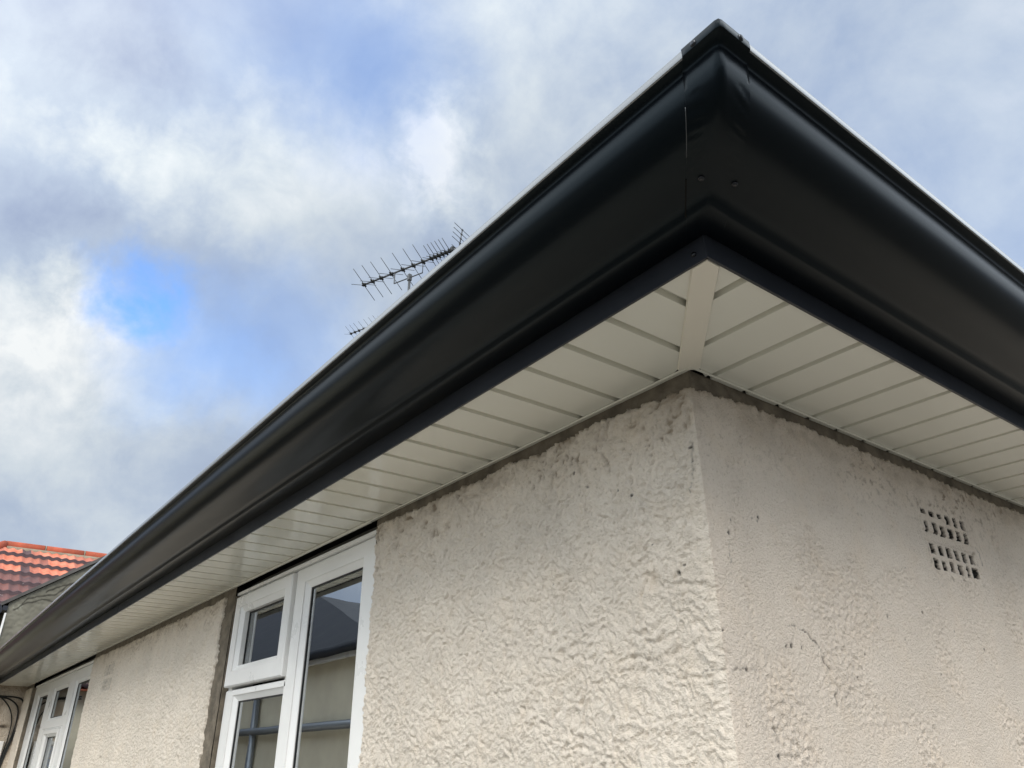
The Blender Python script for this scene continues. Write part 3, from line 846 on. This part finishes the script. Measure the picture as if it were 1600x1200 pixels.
# thin beads added for the glint and dark gap line at the left-hand lap
b = MB(); b.tube([(seamL(p) - .0012, -p - .0012, z - .0012) for p, z in catmull(CTRL, 3) if .53 < p < .608], .0007, 6); b.build('lap_glint', M_alu, gut)
b = MB(); b.tube([(seamL(p) - .0012, -p - .0012, z - .0012) for p, z in catmull(CTRL, 3) if .425 < p < .505], .0013, 6); b.build('lap_gap_line', M_void, gut)
def screw(p, nrm, r=0.0065, par=None, name='screw'):
    nrm = np.array(nrm, float); nrm /= np.linalg.norm(nrm); p = np.array(p, float)
    b = MB(); b.tube([p - nrm * .006, p + nrm * .001, p + nrm * .0035, p + nrm * .0050], [r, r, r * .85, r * .35], 14)
    return b.build(name, M_screw, par or gut)
screw((0.590, -0.6430, 0.164), (0, -1, -.15)); screw((0.6430, -0.590, 0.164), (1, 0, -.15))
screw((0.455, -0.482, 0.0590), (0, -.1, -1), .0065); screw((0.482, -0.420, 0.0590), (.1, 0, -1), .0065)
screw((0.325, -0.3565, 0.018), (0, -1, 0), .0060, house)

# ---- roof of the bungalow (hidden above the gutter from here, but real)
rf = MB(); e = 0.46; ze = 0.185; rise = 0.62
yr = YE / 2; zr = ze + (yr + e) * rise; xr = -(yr)
A = (XE - .0, -e, ze); B = (e, -e, ze); C = (e, YE + e, ze); Dp = (XE, YE + e, ze); R1 = (xr, yr, zr); R2 = (XE, yr, zr)
rf.add([A, B, C, Dp, R1, R2], [(0, 1, 4, 5), (1, 2, 4), (2, 3, 5, 4), (0, 5, 3)])
rf.add([(XE, -e, ze - .03), (e, -e, ze - .03), (e, YE + e, ze - .03), (XE, YE + e, ze - .03)], [(0, 3, 2, 1)])
rf.build('roof', M_tile, house)

# ================================================================== gable house beyond the far end
gh = thing('end_house', 'grey mossy gable wall rising behind the far end of the gutter', 'house', (XE - .3, 1.5, ZG))
XG = XE - 0.004
prof = [(-0.475, ZG), (-0.475, 1.035), (0.45, 1.690), (3.4, 3.77), (6.4, 1.65), (6.4, ZG)]
def fine_gable():
    # gable face as a grid, so cracks and uneven patches are real relief
    ys = np.linspace(-0.475, 6.4, 480); zs = np.linspace(-1.3, 3.75, 360)
    Y, Z = np.meshgrid(ys, zs, indexing='ij')
    top = np.where(Y < 3.4, 1.035 + (Y + .475) * 0.7065, 3.77 - (Y - 3.4) * 0.7065)
    Zc = np.minimum(Z, top)
    h = 0.02 * fbm(Y * 4, Zc * 4, 201, 4) + 0.01 * fbm(Y * 22, Zc * 22, 202, 3)
    st = 0.5 + 0.8 * fbm(Y * 2.2, Zc * 3, 203, 4)
    dirt_shade = np.zeros(Y.shape)
    for pts in ([(-0.35, 1.0), (-0.1, 1.12), (0.1, 1.10), (0.35, 1.22)], [(-.05, 1.22), (.1, 1.33), (.25, 1.36)], [(-.4, .95), (-.2, 1.15), (.05, 1.2), (.3, 1.45)]):
        dirt_shade = np.maximum(dirt_shade, .8 * (1 - sstep(.004, .016, seg_d(Y + .05 * perlin(Y * 9, Zc * 9, 5), Zc, pts))))
    P = np.stack([XG + 0.012 + h, Y, Zc], -1)
    keep = (Z[:-1, :-1] < top[:-1, :-1])
    return P, keep, dict(dirt_shade=dirt_shade, stain_shade=np.clip(st, 0, 1)), Z
def mossy_mat():
    M = bpy.data.materials.new('mossy_gable'); M.use_nodes = True
    t = NT(M.node_tree); b = t.n['Principled BSDF']
    a = t.new('ShaderNodeAttribute'); a.attribute_name = 'stain_shade'; a2 = t.new('ShaderNodeAttribute'); a2.attribute_name = 'dirt_shade'
    tc = t.new('ShaderNodeTexCoord').outputs['Object']
    n = t.noise(tc, 9, 6, .65)
    c = t.mix(a.outputs['Fac'], (0.21, 0.20, 0.16), (0.11, 0.105, 0.085)); c = t.mix(t.rng(n, .6, .72, 0, .8), c, (0.33, 0.33, 0.27))
    c = t.mix(a2.outputs['Fac'], c, (0.02, 0.018, 0.015))
    t.put(b.inputs['Base Color'], c); b.inputs['Roughness'].default_value = .95; b.inputs['Specular IOR Level'].default_value = .15
    return M
M_gable = mossy_mat()
P, keep, at, Z = fine_gable()
Zc = (Z[:-1, :-1] + Z[1:, 1:]) / 2
grid_obj('wall', P, keep & (Zc > 0.10), [M_gable], gh, at, label='grey mossy cracked upper gable')
# painted lower part under the soffit line
ys = np.arange(-0.475, 0.02, 0.006); zs = np.arange(-1.3, 0.105, 0.006)
Y, Z2 = np.meshgrid(ys, zs, indexing='ij')
h = 0.012 + hL(Y * 1.3 + 4, Z2 * 1.3) * 1.3
st = 0.35 + 0.5 * fbm(Y * 5, Z2 * 3, 301, 3) + .35 * np.exp(-((Y + .18) / .10) ** 2 - ((Z2 + .48) / .03) ** 2) + .4 * sstep(-.12, 0, Z2)
d_ = 0.75 * np.exp(-((Y + .19) / .07) ** 4 - ((Z2 + .485) / .018) ** 4)
grid_obj('wall', np.stack([XG + .004 + h, Y, Z2], -1), np.ones((len(ys) - 1, len(zs) - 1), bool), [M_coat], gh,
         dict(dirt_shade=d_, stain_shade=np.clip(st, 0, .8)), label='dirty cream lower wall carrying the cables')
b = MB(); x0 = XG - 6
V = [(XG, y, z) for y, z in prof] + [(x0, y, z) for y, z in prof]; n = len(prof)
b.add(V, [tuple(range(n)), tuple(range(n, 2 * n))[::-1]] + [(i, n + i, n + (i + 1) % n, (i + 1) % n) for i in range(n)])
b.build('masonry', M_mossy, gh)
b = MB()
for (ya, za, yb, zb) in ((-0.56, 0.985, 3.4, 3.785), (3.4, 3.785, 6.5, 1.59)):
    b.add([(XG + .05, ya, za), (XG + .05, yb, zb), (x0, yb, zb), (x0, ya, za), (XG + .05, ya, za + .05), (XG + .05, yb, zb + .05), (x0, yb, zb + .05), (x0, ya, za + .05)],
          [(0, 1, 2, 3), (7, 6, 5, 4), (0, 4, 5, 1), (1, 5, 6, 2), (2, 6, 7, 3), (3, 7, 4, 0)])
b.build('roof', M_tile, gh)
b = MB(); b.tube([(XG + .06, -0.62, 0.93), (x0, -0.62, 0.93)], .085, 14); b.build('gutter', M_fascia, gh)
b = MB(); b.box((XG - .2, -0.535, 0.93), (XG + .045, -0.478, 0.99)); b.build('eaves_board', M_fascia, gh)
b = MB(); b.box((XG + .002, -0.497, -0.2), (XG + .028, -0.474, 0.90)); b.build('corner_bead', M_frame, gh)
# small window edge at the extreme left
b = MB(); frame_prism(b, 0, 1, 0, 1, 0, 1, (.1, .1, .1, .1))
b = MB()
V0 = []
fb = MB(); frame_prism(fb, -0.46, -0.110, -1.9, -0.655, 0, 0.05, (.05, .05, .05, .05), .015)
vv = np.concatenate(fb.v); vv2 = np.stack([XG + .040 - vv[:, 1], vv[:, 0], vv[:, 2]], -1)
b.add(vv2, fb.f); ew = b.build('window', M_frame, gh, label='edge of a small white window')
b = MB(); b.box((XG + .012, -0.41, -1.85), (XG + .020, -0.16, -0.705)); b.build('pane', M_glass, ew)

# cables clipped down the end wall
def cable(pts, r, label):
    P = catmull3(pts); b = MB(); b.tube([(XG + .035 + .01 * math.sin(i * .3), y, z) for i, (y, z) in enumerate(P)], r, 8)
    o = b.build('cable', M_plast); o['label'] = label; o['category'] = 'cable'; o['group'] = 'black cables drooping down the end wall'
def catmull3(P): return catmull(P, 6)
cable([(-0.55, -0.10), (-0.30, -0.128), (-0.12, -0.135), (-0.02, -0.175), (0.005, -0.30), (-0.02, -0.55), (-0.07, -0.85), (-0.12, -1.3)], .010,
      'black cable forming the outermost curve on the far end wall')
cable([(-0.55, -0.13), (-0.32, -0.140), (-0.18, -0.16), (-0.07, -0.24), (-0.035, -0.38), (-0.045, -0.6), (-0.085, -0.85), (-0.13, -1.3)], .009,
      'black cable in the middle of three on the far end wall')
cable([(-0.55, -0.10), (-0.34, -0.12), (-0.24, -0.17), (-0.14, -0.28), (-0.09, -0.42), (-0.08, -0.6), (-0.10, -0.85), (-0.14, -1.3)], .007,
      'thinner black cable forming the innermost curve on the far end wall')

# ================================================================== orange tiled house far beyond
th = thing('tiled_house', 'distant house with orange clay tile hip roof above the grey gable', 'house', (-27, 2.5, ZG))
RX, RZ = -24.0, 4.50
ang = math.radians(36); gauge = 0.56; roll = 0.215
def tiled(y0, y1, rows):
    ny = int((y1 - y0) / roll * 10) + 1; ys = np.linspace(y0, y1, ny)
    P = []; age_shade = []; sl = []
    hr = np.random.RandomState(11)
    for r in range(rows):
        for k, (f, lift) in enumerate(((0.0, 0.0), (0.5, 0.045), (0.93, 0.088), (0.99, 0.095), (1.0, 0.095), (1.0, 0.0))):
            s_ = (r + f) * gauge
            x = RX + s_ * math.cos(ang); z = RZ - s_ * math.sin(ang)
            wv = 0.018 * np.cos(2 * math.pi * ys / roll)
            P.append(np.stack([x + (wv + lift) * math.sin(ang), ys, z + (wv + lift) * math.cos(ang)], -1))
            t_ = np.floor(ys / roll).astype(int)
            base = _h(t_, t_ * 0 + r, 5)
            a = np.where(base > 0.86, 0.6, 0.0) + np.where(_h(t_ // 2, t_ * 0 + 1, 8) > .75, .35, 0) * (r < 3)
            if r >= 3: a = a * 0 + 0.92 - .15 * base
            if r == 3: a = np.where(_h(t_, t_ * 0, 15) > .88, .5, a)
            if k >= 3: a = a * 0 + 1.3  # tile butts painted dark for grime and the course shadow
            age_shade.append(a)
    return np.array(P), np.array(age_shade)
P, age_shade = tiled(-9.0, 9.0, 12)
# hip cut on the left
Y = P[..., 1]; X = P[..., 0]
hipy = 0.02 - (X - RX) * 1.0
keep = ((Y[:-1, :-1] > hipy[:-1, :-1] - .05))
grid_obj('roof', P, keep, [M_orange], th, dict(age_shade=age_shade))
def half_round(b, p0, p1, r, seg):
    p0 = np.array(p0, float); p1 = np.array(p1, float); L = np.linalg.norm(p1 - p0); n = max(1, int(round(L / seg)))
    for i in range(n):
        a = p0 + (p1 - p0) * (i / n); c = p0 + (p1 - p0) * ((i + 0.965) / n)
        b.tube([a, c], [r * 1.03, r], 14)
for i, y in enumerate(np.arange(0.0, 9.0, 1.0)):
    b = MB(); b.tube([(RX - .03, y + .02, RZ + .02), (RX - .03, y + .97, RZ + .02)], .135, 16); b.build('ridge_tile', M_ridge, th)
for i in range(7):
    a = np.array([RX, 0.0, RZ + .03]) + np.array([1, -1, -math.tan(ang)]) * i * .62; c = a + np.array([1, -1, -math.tan(ang)]) * .60
    b = MB(); b.tube([a, c], .125, 14); b.build('ridge_tile', M_ridge, th)
b = MB()
b.tube([(RX + .05, .05, RZ - .10), (RX + .05, 9, RZ - .10)], .11, 12)
for i in range(1, 9): b.tube([(RX - .03, i - .02, RZ + .022), (RX - .03, i + .012, RZ + .022)], .132, 14)
b.build('ridge_mortar', M_bed, th)
b = MB(); E_ = 12 * gauge; xe = RX + E_ * math.cos(ang); zee = RZ - E_ * math.sin(ang)
b.box((RX - 5, -4.8, ZG), (xe - .4, 8.9, zee))
b.build('wall', M_nwall, th)
b = MB(); b.add([(RX - 6, -6, zee), (RX, .05, RZ - .06), (RX, 9, RZ - .06), (RX - 6, 9, zee), (xe - .02, -5.3, zee - .05), (xe - .02, 9, zee - .05)],
                [(0, 1, 2, 3), (0, 4, 1), (1, 4, 5, 2), (0, 3, 5, 4)]); b.build('roof_back', M_orange, th)

# ================================================================== television aerials
def vlerp(a, b, t_): return np.array(a) * (1 - t_) + np.array(b) * t_
def aerial(tail, head, label, zroof, n=15, full=True, sc=1.0):
    tail = np.array(tail, float); head = np.array(head, float)
    mid = vlerp(tail, head, .47)
    root = thing('tv_aerial', label, 'aerial', (mid[0], mid[1], zroof), 'television aerials above the gutter')
    dx = head - tail; Ln = np.linalg.norm(dx); dx /= Ln
    side = np.cross(dx, (0, 0, 1)); side /= np.linalg.norm(side); upv = np.cross(side, dx)
    b = MB(); b.tube([tail, head], .015 * sc, 10); b.build('boom', M_alu, root)
    pos = [0.02, .11, .20, .305, .42, .525, .62] + ([.70, .735, .77, .805, .84, .875] if full else [.7, .78, .86])
    for i, f in enumerate(pos):
        c = vlerp(tail, head, f); b = MB(); L = .29 * sc if f < .66 else .22 * sc
        for s1 in (-1, 1):
            for s2 in (-1, 1):
                e_ = c + s1 * side * L * .93 + s2 * upv * L * .50
                b.tube([c + .01 * upv * s2, e_], .0048 * sc, 6)
        b.tube([c - dx * .022, c + dx * .026], .027 * sc, 8, mi=1)
        b.tube([c - side * .045 * sc - upv * .012, c + side * .045 * sc + upv * .012], .015 * sc, 8, mi=1)
        b.build('director', [M_alu, M_plast], root)
    b = MB(); c = vlerp(tail, head, .90); b.box(c - .035 * sc, c + np.array([.035, .035, .045]) * sc); b.build('junction_box', M_plast, root, bevel=.006)
    if full:
        b = MB(); b.tube([c + (0, 0, -.02), c + np.array([0, 0, .0]) - dx * .04], .012, 8); b.build('balun', M_red, root)
    # reflector: two raked arms carrying rods
    for s2 in (-1, 1):
        a0 = vlerp(tail, head, .96); a1 = a0 + dx * (.05 * sc) + s2 * upv * .30 * sc + dx * .0
        b = MB(); b.tube([a0, a1], .009 * sc, 8)
        for k in range(4):
            c = vlerp(a0, a1, .25 + .25 * k); b.tube([c - side * .20 * sc, c + side * .20 * sc], .0045 * sc, 6)
            b.tube([c - side * .012, c + side * .012], .014 * sc, 8)
        b.build('reflector', M_alu, root)
    # cranked support arm and clamp
    lo = np.array([0, 0, -.20 * sc])
    p1 = vlerp(tail, head, .34); p2 = vlerp(tail, head, .62); q1 = p1 + lo + dx * .0; q2 = p2 + lo
    b = MB(); b.tube([p1, q1 + (0, 0, .01), q1, q1 + dx * .01, q2, p2], .0095 * sc, 8); b.build('support_arm', M_alu, root)
    mt = vlerp(q1, q2, .55)
    b = MB(); b.box(mt - np.array([.028, .028, .055]) * sc, mt + np.array([.028, .028, .055]) * sc); b.build('clamp', M_alu, root, bevel=.005)
    b = MB(); b.tube([(mt[0], mt[1], zroof), (mt[0], mt[1], mt[2] + .05 * sc)], .020 * sc, 12); b.build('mast', M_alu, root)
    return root
aerial((-8.226, 2.786, 5.80), (-6.42, 3.49, 5.80), 'larger black many-pronged television aerial peeking over the gutter', 2.2)
aerial((-10.694, 3.746, 6.40), (-9.6, 4.13, 6.40), 'smaller distant television aerial just showing at the gutter edge', 2.0, full=False, sc=.6)

# ================================================================== bungalow opposite (seen mirrored in the panes)
nb = thing('opposite_house', 'cream bungalow with dark hipped roof mirrored in the window panes', 'house', (-14, -5.2, ZG))
yn = -3.2; zn = 0.45
b = MB(); b.box((-26, -9.4, ZG), (-7.55, yn, zn)); b.build('wall', M_nwall, nb)
b = MB(); a = (-26.3, yn + .2, zn - .08); c = (-7.3, yn + .2, zn - .08); d1 = (-7.3, -9.6, zn - .08); e_ = (-26.3, -9.6, zn - .08); r1 = (-17.3, -6.4, 2.81); r2 = (-26.3, -6.4, 2.81)
b.add([a, c, d1, e_, r1, r2], [(0, 1, 4, 5), (1, 2, 4), (2, 3, 5, 4), (0, 5, 3), (0, 3, 2, 1)]); b.build('roof', M_slate, nb)
b = MB(); b.box((-26.2, yn + .15, zn - .17), (-7.35, yn + .19, zn - .06)); b.build('fascia', M_frame, nb)
b = MB(); b.tube([(-26.2, yn + .25, zn - .06), (-7.3, yn + .25, zn - .06)], .06, 12); b.build('gutter', M_fascia, nb)
b = MB(); b.tube([(-20, yn + .10, -0.50), (-8.0, yn + .10, -0.50)], .055, 12); b.build('pipe', M_spacer, nb)
for x in (-11.6, -15.5):
    b = MB(); b.tube([(x, yn + .08, ZG), (x, yn + .08, .3)], .06, 12); b.build('downpipe', M_spacer, nb)
for x in (-18.5, -22.5):
    b = MB(); fb = MB(); frame_prism(fb, x - .9, x + .9, -2.2, -.25, 0, .06, (.12, .12, .12, .12)); vv = np.concatenate(fb.v)
    b.add(np.stack([vv[:, 0], yn + .05 - vv[:, 1], vv[:, 2]], -1), fb.f); w_ = b.build('window', M_frame, nb)
    b = MB(); b.box((x - .8, yn + .01, -2.1), (x + .8, yn + .02, -.35)); b.build('pane', M_void, w_)
